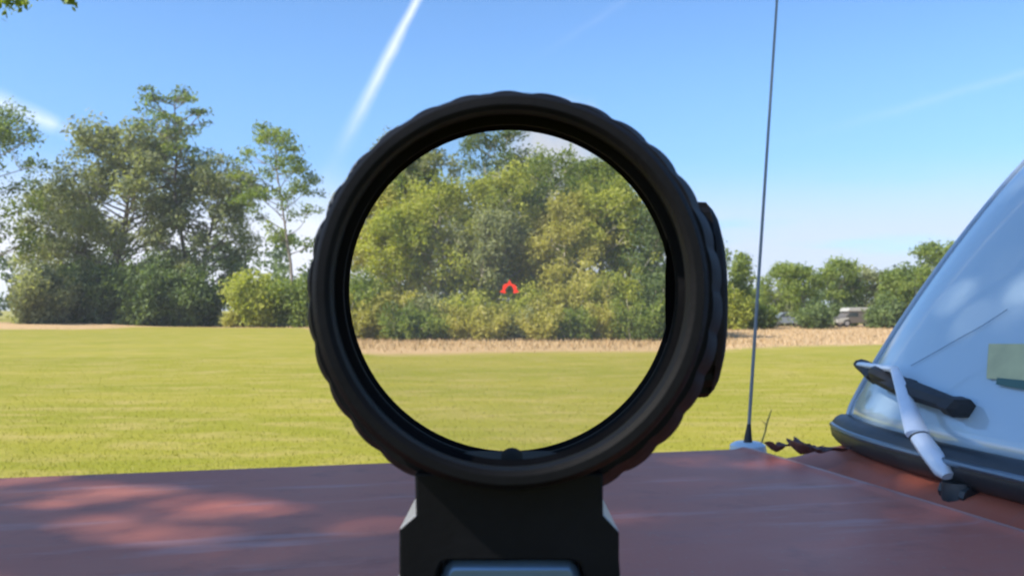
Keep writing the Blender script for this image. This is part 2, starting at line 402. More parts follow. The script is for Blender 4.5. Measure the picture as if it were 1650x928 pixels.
UG = [(585,'green',3.9,1.6,'tall mid green bush behind the leftmost shrub of the grove'),
      (635,'yellow',3.3,1.6,'tall yellow green bush among pale stems in the left of the glass'),
      (690,'grey',2.9,1.6,'dull grey green bush between the left stems of the grove'),
      (765,'lime',2.9,1.7,'lime bush behind the golden shrubs left of the reticle'),
      (850,'lime',3.4,1.5,'lime green bush behind the greyish shrub right of the reticle'),
      (915,'yellow',4.4,1.7,'tall yellow bush in the right half of the sight glass'),
      (990,'lime',4.6,1.7,'tall lime bush behind the golden shrub near the right rim'),
      (1050,'dark',4.4,1.7,'tall dark bush at the right rim of the glass')]
for i, (px, fo, H, sp, lab) in enumerate(UG):
    shrub(260+i, H, sp, (gx(px, 42.6), 42.6, 0), fo, lab, 'tall bushes inside the grove', per=330, leaf=.08, clump=.58, n=30, name='tall_bush')
# --- left clump ---
LT = 'trees of the clump left of the sight'
tree(301, 17.3, 6.2, (gx(190, 78), 78, 0), 'grey', 'broad grey green tree forming the big mass of the clump at left', LT, f0=.10, nl=60, per=95, leaf=.17, clump=1.35, trunk_r=.35, tone=.5, name='broad_tree')
tree(302, 14.8, 4.6, (gx(330, 77), 77, 0), 'grey', 'dense grey green tree on the right half of the dark clump', LT, f0=.10, nl=46, per=90, leaf=.17, clump=1.2, trunk_r=.28, tone=.45, name='broad_tree', dens=.8)
tree(303, 22.0, 4.6, (gx(300, 79), 79, 0), 'green', 'tallest open crowned tree rising above the clump at left', LT, f0=.55, nl=22, per=80, leaf=.15, clump=.95, flat=.5, trunk_r=.30, shape='top', tone=.4, name='tall_tree', dens=.7)
tree(304, 12.6, 4.2, (gx(110, 80), 80, 0), 'grey', 'pale grey green tree on the left flank of the clump', LT, f0=.10, nl=36, per=90, leaf=.16, clump=1.15, trunk_r=.22, tone=.62, name='broad_tree')
tree(305, 17.3, 4.0, (gx(474, 72), 72, 0), 'green', 'tall slender tree with sparse tufts beside the left rim of the sight', LT, f0=.36, nl=26, per=120, leaf=.13, clump=.95, flat=.6, trunk_r=.17, shape='top', tone=.55, name='slender_tree', dens=.95)
tree(306, 14.3, 2.8, (gx(400, 80), 80, 0), 'green', 'thin tree with a few leafy tufts between the clump and the slender tree', LT, f0=.5, nl=11, per=100, leaf=.13, clump=.9, flat=.55, trunk_r=.13, shape='top', tone=.5, name='slender_tree', dens=.5)
tree(307, 18.5, 6.0, (gx(-70, 68), 68, 0), 'green', 'green tree cut off by the left edge of the photo', LT, f0=.25, nl=34, per=90, leaf=.16, clump=1.15, trunk_r=.28, tone=.5, name='broad_tree')
LS = 'undergrowth bushes of the clump left of the sight'
for i, (px, Y, H, sp, fo, lab) in enumerate([
    (65, 70, 6.2, 2.4, 'grey', 'sunlit pale green bush at the left foot of the clump'),
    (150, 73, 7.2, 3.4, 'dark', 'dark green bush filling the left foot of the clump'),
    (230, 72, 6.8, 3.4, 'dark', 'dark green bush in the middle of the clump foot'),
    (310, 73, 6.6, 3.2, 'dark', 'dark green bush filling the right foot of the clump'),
    (415, 72, 5.4, 1.9, 'lime', 'bright yellow green bush just right of the dark clump'),
    (455, 73, 4.4, 1.9, 'green', 'mid green bush under the slender tree near the rim'),
    (500, 72, 5.2, 2.2, 'green', 'green bush half hidden by the left rim of the sight'),
    (372, 71, 1.5, .9, 'yellow', 'small straw coloured bush at the right foot of the dark clump')]):
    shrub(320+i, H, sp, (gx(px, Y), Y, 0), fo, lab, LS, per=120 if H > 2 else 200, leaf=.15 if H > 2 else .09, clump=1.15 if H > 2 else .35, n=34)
# --- right hedge row ---
RT = 'trees of the distant row between the sight and the windscreen'
for i, (px, Y, H, sp, fo, sh, f0, lab) in enumerate([
    (1128, 64, 6.6, 2.2, 'green', 'round', .1, 'green tree mostly behind the adjustment knob of the sight'),
    (1203, 66, 6.0, 1.5, 'green', 'cone', .1, 'pointed loose tree behind the aerial, tallest left of the blue windscreen'),
    (1250, 79, 5.2, 2.1, 'green', 'round', .08, 'low dark round tree just right of the aerial'),
    (1300, 67, 5.1, 1.7, 'green', 'round', .08, 'round green tree in the middle of the distant row'),
    (1350, 78, 5.9, 2.0, 'green', 'top', .35, 'open crowned tree with sky gaps right of the round green one'),
    (1392, 79, 5.0, 1.9, 'grey', 'round', .1, 'low dark tree behind the pale camper van'),
    (1440, 70, 4.5, 1.5, 'green', 'cone', .1, 'small pointed tree next to the bottom of the windscreen edge'),
    (1478, 71, 5.0, 1.7, 'green', 'round', .1, 'dark tree half hidden by the windscreen edge'),
    (1522, 72, 7.2, 2.2, 'green', 'top', .4, 'taller tree whose crown shows beside the sloping windscreen edge'),
    (1600, 72, 6.5, 2.6, 'dark', 'round', .1, 'dark tree behind the windscreen glass')]):
    tree(400+i, H, sp, (gx(px, Y), Y, 0), fo, lab, RT, f0=f0, nl=26, per=180, leaf=.12, clump=.68, trunk_r=.10, shape=sh, tone=.5, name='distant_tree', dens=.85)
RS = 'bushes under the distant row of trees'
for i, (px, Y, H, sp, fo, lab) in enumerate([
    (1178, 63, 3.6, 1.7, 'lime', 'bright yellow green bush left of the aerial'),
    (1225, 66, 2.4, 1.4, 'green', 'green bush behind the lower part of the aerial'),
    (1270, 79, 3.4, 2.2, 'grey', 'greyish bush behind the small grey car'),
    (1318, 65, 2.3, 1.4, 'dark', 'dark bush between the grey car and the camper van'),
    (1362, 78, 3.2, 2.0, 'dark', 'dark bush behind the left end of the camper van'),
    (1424, 67, 2.6, 1.5, 'dark', 'dark bush right of the camper van')]):
    shrub(430+i, H, sp, (gx(px, Y), Y, 0), fo, lab, RS, per=170, leaf=.11, clump=.66, n=26)

# far-off woods closing the horizon
def far_wood():
    rg = np.random.default_rng(9); s = Tree(9)
    tips = []
    for X in np.arange(-150, 190, 2.6):
        Y = 125 + rg.normal()*6; H = 7.5 + 2.5*math.sin(X*.13) + rg.random()*3.5
        if X > 10: H *= .62
        for k in range(9):
            z = H*rg.random()**.8*.95; tips.append(((X + rg.normal()*1.3, Y + rg.normal()*2, z + .3), 1.5, .3 + .5*rg.random()))
    V, F, T = s.crown(tips, 28, .34, .8)
    o = link('far_wood', mesh_np('far_wood', V, F, tone=T), FOL['dark']); tag(o, 'dark blue green wood far off beyond the field at the horizon', 'wood', kind='stuff')
far_wood()

# --- oak over the truck: shades it, one spray of leaves hangs into the picture ---
def shade_oak():
    s = Tree(77); r = s.r
    cen = Vector((.55, 1.15, 1.1)) + SDIR*11.0
    base_ = Vector((-9.0, 1.6, 0))
    tp, _ = s.path((0,0,-.1), (.28, .02, 1), 5.2, .34, .2, 8, .05, .03, 10)
    top = tp[-1]; c = cen - base_
    for k in range(44):
        az = k*2.4; rad = 4.4*math.sqrt((k+.5)/44)
        q = c + Vector((math.cos(az)*rad, math.sin(az)*rad, r.uniform(-.6, 1.0)))
        pts = [top.lerp(q, f) + Vector((0, 0, 1.0*math.sin(f*math.pi)))*.6 + Vector((r.gauss(0,.08), r.gauss(0,.08), 0)) for f in (0,.2,.4,.6,.8,1)]
        s.limbs.tube(pts, [.12,.10,.075,.05,.03,.01], 6)
        for w in range(10):
            s.tips.append((q + Vector((r.gauss(0,.55), r.gauss(0,.55), r.gauss(0,.3))), r.uniform(.45,.72), r.uniform(.3,.7)))
    # the drooping spray at the upper left of the picture
    for px, py, Y, rad in ((5, 4, 5.6, .10), (28, 2, 5.7, .09), (112, 2, 5.5, .055), (121, 5, 5.5, .035), (-40, -10, 5.6, .2), (60, -28, 5.6, .12), (110, -22, 5.5, .1)):
        q = at(px, py, Y) - base_; s.tips.append((q, rad, .5))
    a = c + Vector((0, 1.5, -.5)); b = at(-60, -40, 5.6) - base_; e = at(100, -30, 5.5) - base_
    s.limbs.tube([a, a.lerp(b, .5) + Vector((0,.2,.2)), b], [.04,.02,.012], 6); s.limbs.tube([b, b.lerp(e, .5) + Vector((0,0,.04)), e, at(118, 0, 5.5) - base_], [.012,.008,.006,.003], 5)
    root = empty('oak_tree', base_); tag(root, 'spreading oak standing left of the truck, a leaf spray hanging into the top left corner', 'tree')
    big = [t for t in s.tips if t[1] > .3]; small = [t for t in s.tips if t[1] <= .3]
    V1, F1, T1 = s.crown(big, 330, .06, .6); V2, F2, T2 = s.crown(small, 5200, .028, .8)
    V = np.concatenate([V1, V2]); F = np.concatenate([F1, F2 + len(V1)]); T = np.concatenate([T1, T2])
    link('crown', mesh_np('crown', V, F, tone=T), FOL['green'], root)
    s.limbs.build('trunk', BARK, root, smooth=True, autos=False)
shade_oak()

# ------------------------------------------------------------------ haze of the warm air over the field
m = MB(); m.box((-320, -40, -1.2), (320, 260, 24)); hz = m.build('haze', None)
HM = bpy.data.materials.new('haze_air'); HM.use_nodes = True; t = HM.node_tree; t.nodes.clear()
pv = N(t, 'ShaderNodeVolumePrincipled', i_Density=0.0006, i_Anisotropy=.2); pv.inputs['Color'].default_value = (.92,.95,1,1)
oo = N(t, 'ShaderNodeOutputMaterial'); L(t, pv.outputs[0], oo.inputs['Volume']); hz.data.materials.append(HM); tag(hz, kind='stuff')

# ------------------------------------------------------------------ distant vehicles
TYRE = plain('tyre_rubber', (.02,.02,.02), .8)
GLASSD = plain('dark_glass', (.03,.04,.05), .1, spec=.8, noise=0)
CHROME = plain('chrome', (.6,.6,.62), .2, 1.0)
def wheel(parent, c, r, w, axis='y'):
    m = MB(); cx, cy, cz = c
    m.tube([(cx, cy-w/2, cz), (cx, cy-w*.35, cz), (cx, cy+w*.35, cz), (cx, cy+w/2, cz)], [r*.93, r, r, r*.93], 28)
    t = m.build('wheel', TYRE, parent, smooth=True)
    m = MB(); m.tube([(cx, cy-w/2-.006, cz), (cx, cy+w/2+.006, cz)], r*.55, 20); m.build('rim', CHROME, t, smooth=True)
def far_car(px, Y):
    root = empty('parked_car', (gx(px, Y), Y, 0)); tag(root, 'small grey car parked under the trees right of the aerial', 'car')
    paint = plain('grey_paint', (.16,.19,.22), .3, coat=.5)
    prof = [(-1.6,.3),(-1.62,.62),(-1.5,.72),(-.95,.80),(-.45,1.22),(.6,1.26),(1.15,.86),(1.62,.78),(1.66,.5),(1.62,.3)]
    m = MB(); m.prism(prof, lambda a, b: (a, -.75, b), lambda a, b: (a, .75, b)); m.build('body', paint, root, bevel=.05)
    m = MB(); m.prism([(-.82,.84),(-.42,1.17),(.05,1.19),(.05,.84)], lambda a, b: (a,-.757,b), lambda a, b: (a,-.74,b)); m.prism([(.12,.84),(.12,1.19),(.56,1.19),(.98,.84)], lambda a, b: (a,-.757,b), lambda a, b: (a,-.74,b)); m.build('side_window', GLASSD, root)
    for x in (-1.0, 1.05):
        for y in (-.68, .68): wheel(root, (x, y, .29), .29, .18)
far_car(1266, 74)
def camper(px, Y):
    root = empty('camper_van', (gx(px, Y), Y, 0)); tag(root, 'pale camper van with overhanging white roof parked at the tree foot', 'camper van')
    white = plain('cream_paint', (.33,.325,.30), .6, coat=.0)
    m = MB(); m.prism([(-1.9,.32),(-1.92,.72),(-1.35,.86),(-.95,1.28),(1.75,1.30),(1.8,.32)], lambda a, b: (a,-.85,b), lambda a, b: (a,.85,b)); m.build('body', plain('dull_brown_paint', (.10,.09,.08), .5), root, bevel=.04)
    m = MB(); m.prism([(-1.15,1.30),(-.95,1.62),(1.72,1.66),(1.88,1.30)], lambda a, b: (a,-.9,b), lambda a, b: (a,.9,b)); m.build('roof', white, root, bevel=.05)
    m = MB(); m.prism([(-1.98,.34),(-2.0,.62),(-1.45,.76),(-1.0,.78),(-1.0,.34)], lambda a, b: (a,-.88,b), lambda a, b: (a,.88,b)); m.build('hood', white, root, bevel=.03)
    m = MB(); m.prism([(-1.15,.86),(-.9,1.2),(-.2,1.2),(-.2,.86)], lambda a, b: (a,-.862,b), lambda a, b: (a,-.84,b)); m.build('side_window', GLASSD, root)
    for x in (-1.15, 1.15):
        for y in (-.78, .78): wheel(root, (x, y, .33), .33, .2)
camper(1380, 74)

# ------------------------------------------------------------------ the red truck
P0 = Vector((.494, 1.845, 0)); ANG = R(13)
truck = empty('pickup_truck', P0, ANG)
tag(truck, 'old red pickup truck with faded hood, blue reflecting windscreen and tall whip aerial', 'truck')
TM = Matrix.Translation(P0) @ Matrix.Rotation(ANG, 4, 'Z'); TMI = TM.inverted()
def red_paint(edge=False):
    m, t, p, o = mat('faded_red_paint')
    tcn = N(t, 'ShaderNodeTexCoord')
    def nz(s, d=6, sc=(1,1,1)):
        mp = N(t, 'ShaderNodeMapping'); mp.inputs['Scale'].default_value = sc; L(t, tcn.outputs['Object'], mp.inputs[0])
        n = N(t, 'ShaderNodeTexNoise', i_Scale=s, i_Detail=float(d), i_Roughness=.6); L(t, mp.outputs[0], n.inputs['Vector']); return n.outputs[0]
    a, b, c, e = nz(2.2, 6, (.6, 1.3, 1)), nz(14), nz(140, 2), nz(5, 4, (1, 3, 1))
    k = MIXC(t, SM(t, a, .35, .7), (.46,.125,.078), (.52,.19,.13))
    k = MIXC(t, M_(t, 'MULTIPLY', SM(t, e, .5, .78), .35), k, (.30,.16,.15))
    k = MIXC(t, M_(t, 'MULTIPLY', SM(t, b, .52, .72), .25), k, (.11,.035,.035))
    k = MIXC(t, M_(t, 'MULTIPLY', SM(t, c, .66, .72), .35), k, (.34,.27,.22))
    if edge:      # chipped rear lip of the hood, its highlight line put into the colour
        sx = N(t, 'ShaderNodeSeparateXYZ'); L(t, tcn.outputs['Object'], sx.inputs[0])
        ed = M_(t, 'MULTIPLY', SM(t, M_(t, 'MULTIPLY_ADD', b, .02, sx.outputs[0]), -.014, .002), .75)
        k = MIXC(t, ed, k, (.62,.40,.37))
        st = nz(7, 6, (.35, 2.2, 1)); k = MIXC(t, M_(t, 'MULTIPLY', SM(t, st, .55, .72), .30), k, (.55,.42,.42))
    L(t, k, p.inputs['Base Color'])
    rr = N(t, 'ShaderNodeMapRange'); L(t, a, rr.inputs[0]); rr.inputs[1].default_value = .3; rr.inputs[2].default_value = .7; rr.inputs[3].default_value = .36; rr.inputs[4].default_value = .56
    L(t, rr.outputs[0], p.inputs['Roughness']); p.inputs['Specular IOR Level'].default_value = .13
    bp = N(t, 'ShaderNodeBump', i_Strength=.12, i_Distance=.004); L(t, b, bp.inputs['Height']); L(t, bp.outputs[0], p.inputs['Normal'])
    return m
RED = red_paint()
RUB = plain('black_rubber', (.022,.026,.03), .45, spec=.6, noise=.3)
BLKP = plain('black_plastic', (.02,.02,.022), .6, noise=.3, scale=60)
SILV = plain('silver_arm_paint', (.72,.79,.88), .35, .1, noise=.1, scale=40)
VW = 1.66
HZ = 1.112
def hood_z(u, v):
    q = (v + VW/2)/(VW/2)
    z = HZ + .005*(1-q*q) + .004*math.exp(-((u+.018)/.012)**2)
    z -= .03*max(0, (-u-1.5)/.3)**2
    return z
def hood_fn(i, j):
    # j runs across the width with rounded edges, i along the length
    v = -VW + VW*j; u = -1.78*(1-i)
    e = min(-v, v+VW); r = .03
    z = hood_z(u, v)
    if e < r: z -= r - math.sqrt(max(0, r*r - (r-e)**2))
    return (u, v, z)
m = MB()
js = sorted(set([i/60 for i in range(61)] + [k*.0035 for k in range(12)] + [1-k*.0035 for k in range(12)])); nu = 40
us = [i/28*.96 for i in range(28)] + [.96 + .04*k/12 for k in range(13)]; V = [hood_fn(i, j) for i in us for j in js]; nj = len(js)
F = [(i*nj+j, (i+1)*nj+j, (i+1)*nj+j+1, i*nj+j+1) for i in range(nu) for j in range(nj-1)]
b = len(V)      # rolled rear lip
for j in js: x, y, z = hood_fn(1, j); V.append((x+.010, y, z-.004))
for j in js: x, y, z = hood_fn(1, j); V.append((x+.014, y, z-.03))
F += [(nu*nj+j, b+j, b+j+1, nu*nj+j+1) for j in range(nj-1)] + [(b+j, b+nj+j, b+nj+j+1, b+j+1) for j in range(nj-1)]
m.add(V, F); hood = m.build('hood', red_paint(True), truck, smooth=True, autos=False)
# windscreen surface
VC = -VW/2
def wsh(q, t):
    """q -1 near .. 1 far, t 0 bottom .. 1 top (local truck coordinates)"""
    v = VC + q*(.805 - .04*t)
    u = .135 + .09*abs(q)**4.5 + t*.47 - .042*max(0, math.sin(math.pi*min(1, max(0, t))))**.6
    return (u, v, 1.165 + .60*t)
# cowl
def cowl_fn(i, j):
    q = -1 + 2*j; x1, y1, z1 = wsh(q, 0); v0 = -VW*(1-j)
    u = .016*(1-i) + (x1+.02)*i; v = v0*(1-i) + y1*i
    z = 1.090 - .012*math.sin(math.pi*min(1, i*1.6)) + (z1-.036-1.094)*i**1.7 + .012*max(0, 2*j-1)**8*math.sin(math.pi*min(1, i+.2))
    e = min(-v0, v0+VW); 
    if e < .02: z -= .02 - math.sqrt(max(0, .0004-(.02-e)**2))
    return (u, v, z)
m = MB(); m.grid(cowl_fn, 14, 60); m.build('cowl', RED, truck, smooth=True, autos=False)
m = MB()   # fresh air grille slots in the cowl centre
for k in range(14):
    v = -1.12 + k*.045; m.box((.045, v, 1.074), (.105, v+.012, 1.0785))
m.build('cowl_vent', BLKP, truck)
# glass
def screen_glass():
    m, t, p, o = mat('windscreen_glass')
    tcn = N(t, 'ShaderNodeTexCoord'); n = N(t, 'ShaderNodeTexNoise', i_Scale=3.0, i_Detail=5.0); L(t, tcn.outputs['Object'], n.inputs['Vector'])
    L(t, MIXC(t, n.outputs[0], (.36,.49,.60), (.44,.56,.64)), p.inputs['Base Color'])  # pale blue of the reflected sky put into the base colour
    p.inputs['Roughness'].default_value = .12; p.inputs['IOR'].default_value = 2.0; p.inputs['Specular Tint'].default_value = (.9,.97,1,1)
    p.inputs['Coat Weight'].default_value = .6; p.inputs['Coat Roughness'].default_value = .03
    return m
SG = screen_glass()
m = MB(); m.grid(lambda i, j: wsh(-1+2*i, j), 70, 16); ws = m.build('windscreen', SG, truck, smooth=True, autos=False, solid=.006)
# gasket
m = MB(); pts = [Vector(wsh(-1+2*i/60, 0)) + Vector((-.006, 0, -.018)) for i in range(61)]
m.tube(pts, .029, 14, flat=1.1); m.build('windscreen_gasket', RUB, truck, smooth=True)
m = MB(); pts = [Vector(wsh(-1+2*i/60, 0)) + Vector((-.036, 0, -.008)) for i in range(61)]
m.tube(pts, .006, 8); m.build('gasket_trim', plain('dull_trim', (.16,.2,.24), .3, .6), truck, smooth=True)
m = MB(); m.tube([Vector(wsh(1, i/20)) for i in range(21)], .006, 8); m.tube([Vector(wsh(-1, i/20)) for i in range(21)], .006, 8); m.tube([Vector(wsh(-1+2*i/40, 1)) for i in range(41)], .012, 8)
m.build('screen_edge_trim', plain('pale_trim', (.45,.52,.6), .3, .5), truck, smooth=True)
# pillars, roof, doors, back of cab
for sgn in (-1, 1):
    m = MB(); a = [Vector(wsh(sgn, t/8)) + Vector((.055, sgn*-.035, -.01)) for t in range(9)]; m.tube(a, .034, 8); m.build('windscreen_pillar', RED, truck, smooth=True)
def roof_fn(i, j):
    q = -1+2*j; x, y, z = wsh(q, 1); x1 = 1.62
    return (x*(1-i) + x1*i, y, z + .02 + .05*math.sin(math.pi*i)*(1-q*q) + .03*(1-q*q))
m = MB(); m.grid(roof_fn, 20, 30); m.build('roof', RED, truck, smooth=True, solid=.03, autos=False)
def side_prof():
    arch = [(-.86 + .40*math.cos(a), .36 + .42*math.sin(a)) for a in [math.pi*(1 - k/14) for k in range(15)]]
    arch = [p for p in arch if p[1] >= .42]
    arch2 = [(2.35 + .40*math.cos(a), .36 + .42*math.sin(a)) for a in [math.pi*(1 - k/14) for k in range(15)]]; arch2 = [p for p in arch2 if p[1] >= .42]
    return [(-1.78,.42)] + arch + arch2 + [(3.1,.5),(3.1,1.0),(1.64,1.0),(1.6,1.05),(.20,1.05),(.05,1.045),(-1.5,1.045),(-1.78,.98)]
for y0, y1 in ((-.03, -.005), (-VW+.005, -VW+.03)):
    m = MB(); m.prism(side_prof(), lambda a, b: (a, y0, b), lambda a, b: (a, y1, b)); fd = m.build('body_side', RED, truck)
    s_ = 1 if y0 > -.5 else -1; yo = (y1 if s_ > 0 else y0) + s_*.003
    m = MB(); m.tube([(.28,yo,.5),(.28,yo,1.0),(1.5,yo,1.0),(1.5,yo,.5),(.28,yo,.5)], .004, 5); m.build('door_seam', BLKP, fd)
    m = MB(); m.tube([(1.2,yo,.93),(1.22,yo+s_*.04,.93),(1.36,yo+s_*.04,.93),(1.38,yo,.93)], .011, 8); m.build('door_handle', CHROME, fd, smooth=True)
    yi = y0 if s_ > 0 else y1
    m = MB(); m.prism([(.36,1.06),(.80,1.73),(1.52,1.75),(1.52,1.06)], lambda a, b: (a, yi-s_*.05*((b-1.06)/.7), b), lambda a, b: (a, yi-s_*.05*((b-1.06)/.7)-s_*.005, b)); m.build('side_window', GLASSD, truck)
m = MB(); m.box((1.57,-VW+.05,.5),(1.61,-.05,1.2)); m.box((1.57,-VW+.08,1.2),(1.61,-VW+.3,1.72)); m.box((1.57,-.3,1.2),(1.61,-.08,1.72)); m.box((1.57,-VW+.08,1.72),(1.61,-.08,1.78)); m.build('cab_back', RED, truck)
m = MB(); m.box((1.58,-VW+.3,1.2),(1.6,-.3,1.72)); m.build('rear_window', GLASSD, truck)
m = MB(); m.box((1.65,-VW+.04,.6),(3.06,-.04,.64)); m.box((3.06,-VW+.02,.55),(3.1,-.02,1.0)); m.build('cargo_bed', RED, truck)
m = MB(); m.box((-1.80,-VW+.02,.5),(-1.74,-.02,1.0)); m.build('front_panel', RED, truck, bevel=.01)
m = MB()
for k in range(7): m.box((-1.82,-VW+.4,.62+k*.045),(-1.80,-.4,.64+k*.045))
m.build('grille', CHROME, truck)
for y in (-.22, -VW+.22):
    m = MB(); m.tube([(-1.835,y,.78),(-1.80,y,.78)], [.085,.10], 20); m.build('headlight', plain('lamp_glass', (.7,.72,.75), .1), truck, smooth=True)
m = MB(); m.box((-1.95,-VW-.02,.44),(-1.82,.02,.58)); m.build('front_bumper', CHROME, truck, bevel=.02)
m = MB(); m.box((3.12,-VW,.44),(3.22,0,.56)); m.build('rear_bumper', CHROME, truck, bevel=.02)
for x in (-.86, 2.35):
    for y in (-.13, -VW+.13): wheel(truck, (x, y, .36), .36, .2)
# inspection sticker on the glass (lower part)
def on_glass(px, py, lift=.0):
    """point of the windscreen surface seen at a photo pixel (search on the surface), local coords"""
    d = ray(px, py); o_ = Vector((0,0,CAM_Z)); best = None
    for i in range(201):
        q = -1 + 2*i/200
        for j in range(61):
            t = -.05 + 1.05*j/60; p = TM @ Vector(wsh(q, t)); v = p - o_; dd = (v - d*v.dot(d)).length
            if best is None or dd < best[0]: best = (dd, q, t)
    _, q0, t0 = best; best = None
    for i in range(-12, 13):
        for j in range(-12, 13):
            q = q0 + i*.001; t = t0 + j*.0015; p = TM @ Vector(wsh(q, t)); v = p - o_; dd = (v - d*v.dot(d)).length
            if best is None or dd < best[0]: best = (dd, q, t)
    return best[1], best[2]
def wn(q, t):
    e = .01; a = Vector(wsh(q+e, t)) - Vector(wsh(q-e, t)); b_ = Vector(wsh(q, t+e)) - Vector(wsh(q, t-e)); n = a.cross(b_).normalized()
    return n if n.x < 0 else -n
def glass_pt(px, py, lift):
    q, t = on_glass(px, py); return Vector(wsh(q, t)) + wn(q, t)*lift
def patch(name, quad, matr, lift=.004, parent=ws, n=6):
    Q = [on_glass(*p) for p in quad]
    def fn(i, j):
        q = (Q[0][0]*(1-i) + Q[1][0]*i)*(1-j) + (Q[3][0]*(1-i) + Q[2][0]*i)*j
        t = (Q[0][1]*(1-i) + Q[1][1]*i)*(1-j) + (Q[3][1]*(1-i) + Q[2][1]*i)*j
        return Vector(wsh(q, t)) + wn(q, t)*lift
    m = MB(); m.grid(fn, n, n); return m.build(name, matr, parent, smooth=True, autos=False)
patch('sticker', [(1592,612),(1665,616),(1668,556),(1596,556)], plain('sticker_yellow', (.48,.48,.26), .4, noise=.3, scale=25))
patch('sticker_band', [(1608,622),(1665,632),(1667,617),(1610,611)], plain('sticker_green', (.05,.12,.10), .4), .005)
# crack line in the glass
q0 = [glass_pt(*p, .003) for p in ((1625,500),(1585,526),(1545,548),(1505,571),(1470,590))]
m = MB(); m.tube(q0, .0006, 5); m.build('glass_crack', plain('crack_line', (.12,.18,.26), .5), ws)
# wiper
ba, bb_ = on_glass(1428, 612), on_glass(1556, 664)
blade = []
for f in (0, .33, .66, 1):
    q, t = ba[0]+(bb_[0]-ba[0])*f, ba[1]+(bb_[1]-ba[1])*f; blade.append(Vector(wsh(q, t)) + wn(q, t)*.018)
ext = blade[0] + (blade[0]-blade[1])*1.0 + Vector((0,0,.006))
bl = [ext] + blade
m = MB(); m.tube(bl, [.017,.025,.026,.025,.020], 8, flat=.65); wb = m.build('wiper_blade', BLKP, truck, smooth=True)
for c_, dr in ((blade[0], bl[1]-bl[0]), (blade[3], blade[3]-blade[2]), (blade[1].lerp(blade[2], .3), blade[2]-blade[1])):
    dr = dr.normalized(); m = MB(); m.tube([c_ - dr*.016, c_ - dr*.013, c_ + dr*.013, c_ + dr*.016], [.014,.029,.029,.014], 6, flat=.6); m.build('clip', BLKP, wb)
m = MB(); m.tube([p - wn(.6,.1)*.012 for p in bl], [.007]*5, 6); m.build('rubber_strip', RUB, wb)
m = MB(); m.tube([blade[0].lerp(blade[1], f) + wn(.6,.1)*(.012+.012*math.sin(math.pi*f)) for f in (-.4,0,.3,.6,1,1.5)], [.006,.011,.013,.013,.011,.006], 8); m.build('bridge', BLKP, wb, smooth=True)
def local_at(px, py, z):
    d = ray(px, py); k = (z-CAM_Z)/d.z; return TMI @ (Vector((0,0,CAM_Z)) + d*k)
piv = local_at(1532, 782, 1.118)
elbow = glass_pt(1474, 616, .045); tipa = glass_pt(1412, 603, .038)
mid = piv.lerp(elbow, .32) + Vector((-.026,0,.018))
m = MB(); m.tube([mid, mid.lerp(elbow,.3), mid.lerp(elbow,.7), elbow], [.020,.0165,.0115,.0085], 12, flat=.5)
m.tube([elbow, elbow.lerp(tipa,.5), tipa], [.009,.0085,.008], 8, flat=.7); wa = m.build('wiper_arm', SILV, truck, smooth=True)
top_ = piv + Vector((-.012,0,.024))
m = MB(); m.tube([top_ + (top_-mid).normalized()*.012, top_, top_.lerp(mid,.5), mid.lerp(top_,.04)], [.011,.018,.019,.0175], 14, flat=.7); m.build('arm_head', SILV, wa, smooth=True)
m = MB(); m.tube([mid.lerp(top_,.10)+Vector((-.0005,0,.0005)), mid.lerp(top_,.06)+Vector((-.0005,0,.0005))], .0185, 14, flat=.66); m.build('hinge', RUB, wa)
m = MB(); m.tube([piv + Vector((.01,-.012,-.045)), piv + Vector((.008,-.01,.008))], [.032,.026], 14); m.tube([piv + Vector((.005,-.04,-.012)), piv + Vector((.005,.012,-.008))], [.016,.02], 10); m.build('wiper_pivot', RUB, truck, smooth=True)
# aerial
ab = local_at(1205, 712, 1.112)
topw = TMI @ at(1252, 0, 1.86); dirn = (topw-ab).normalized()
ant = MB(); ant.tube([ab + dirn*.03, ab + dirn*.6, ab + dirn*1.35], [.0040,.0033,.0022], 8); aer = ant.build('aerial', plain('aerial_metal', (.20,.24,.28), .45, .3), truck, smooth=True)
m = MB(); m.tube([ab + Vector((0,0,-.01)), ab + dirn*.012, ab + dirn*.04], [.011,.008,.0042], 12); m.build('aerial_foot', BLKP, aer, smooth=True)
m = MB()
for rr, z0, z1 in ((.040,-.022,.000),):
    m.tube([ab + Vector((0,0,z0)), ab + Vector((0,0,z1-.006)), ab + Vector((0,0,z1))], [rr,rr*.95,rr*.7], 24)
m.build('aerial_base', plain('pale_blue_plastic', (.55,.66,.75), .35), aer, smooth=True)
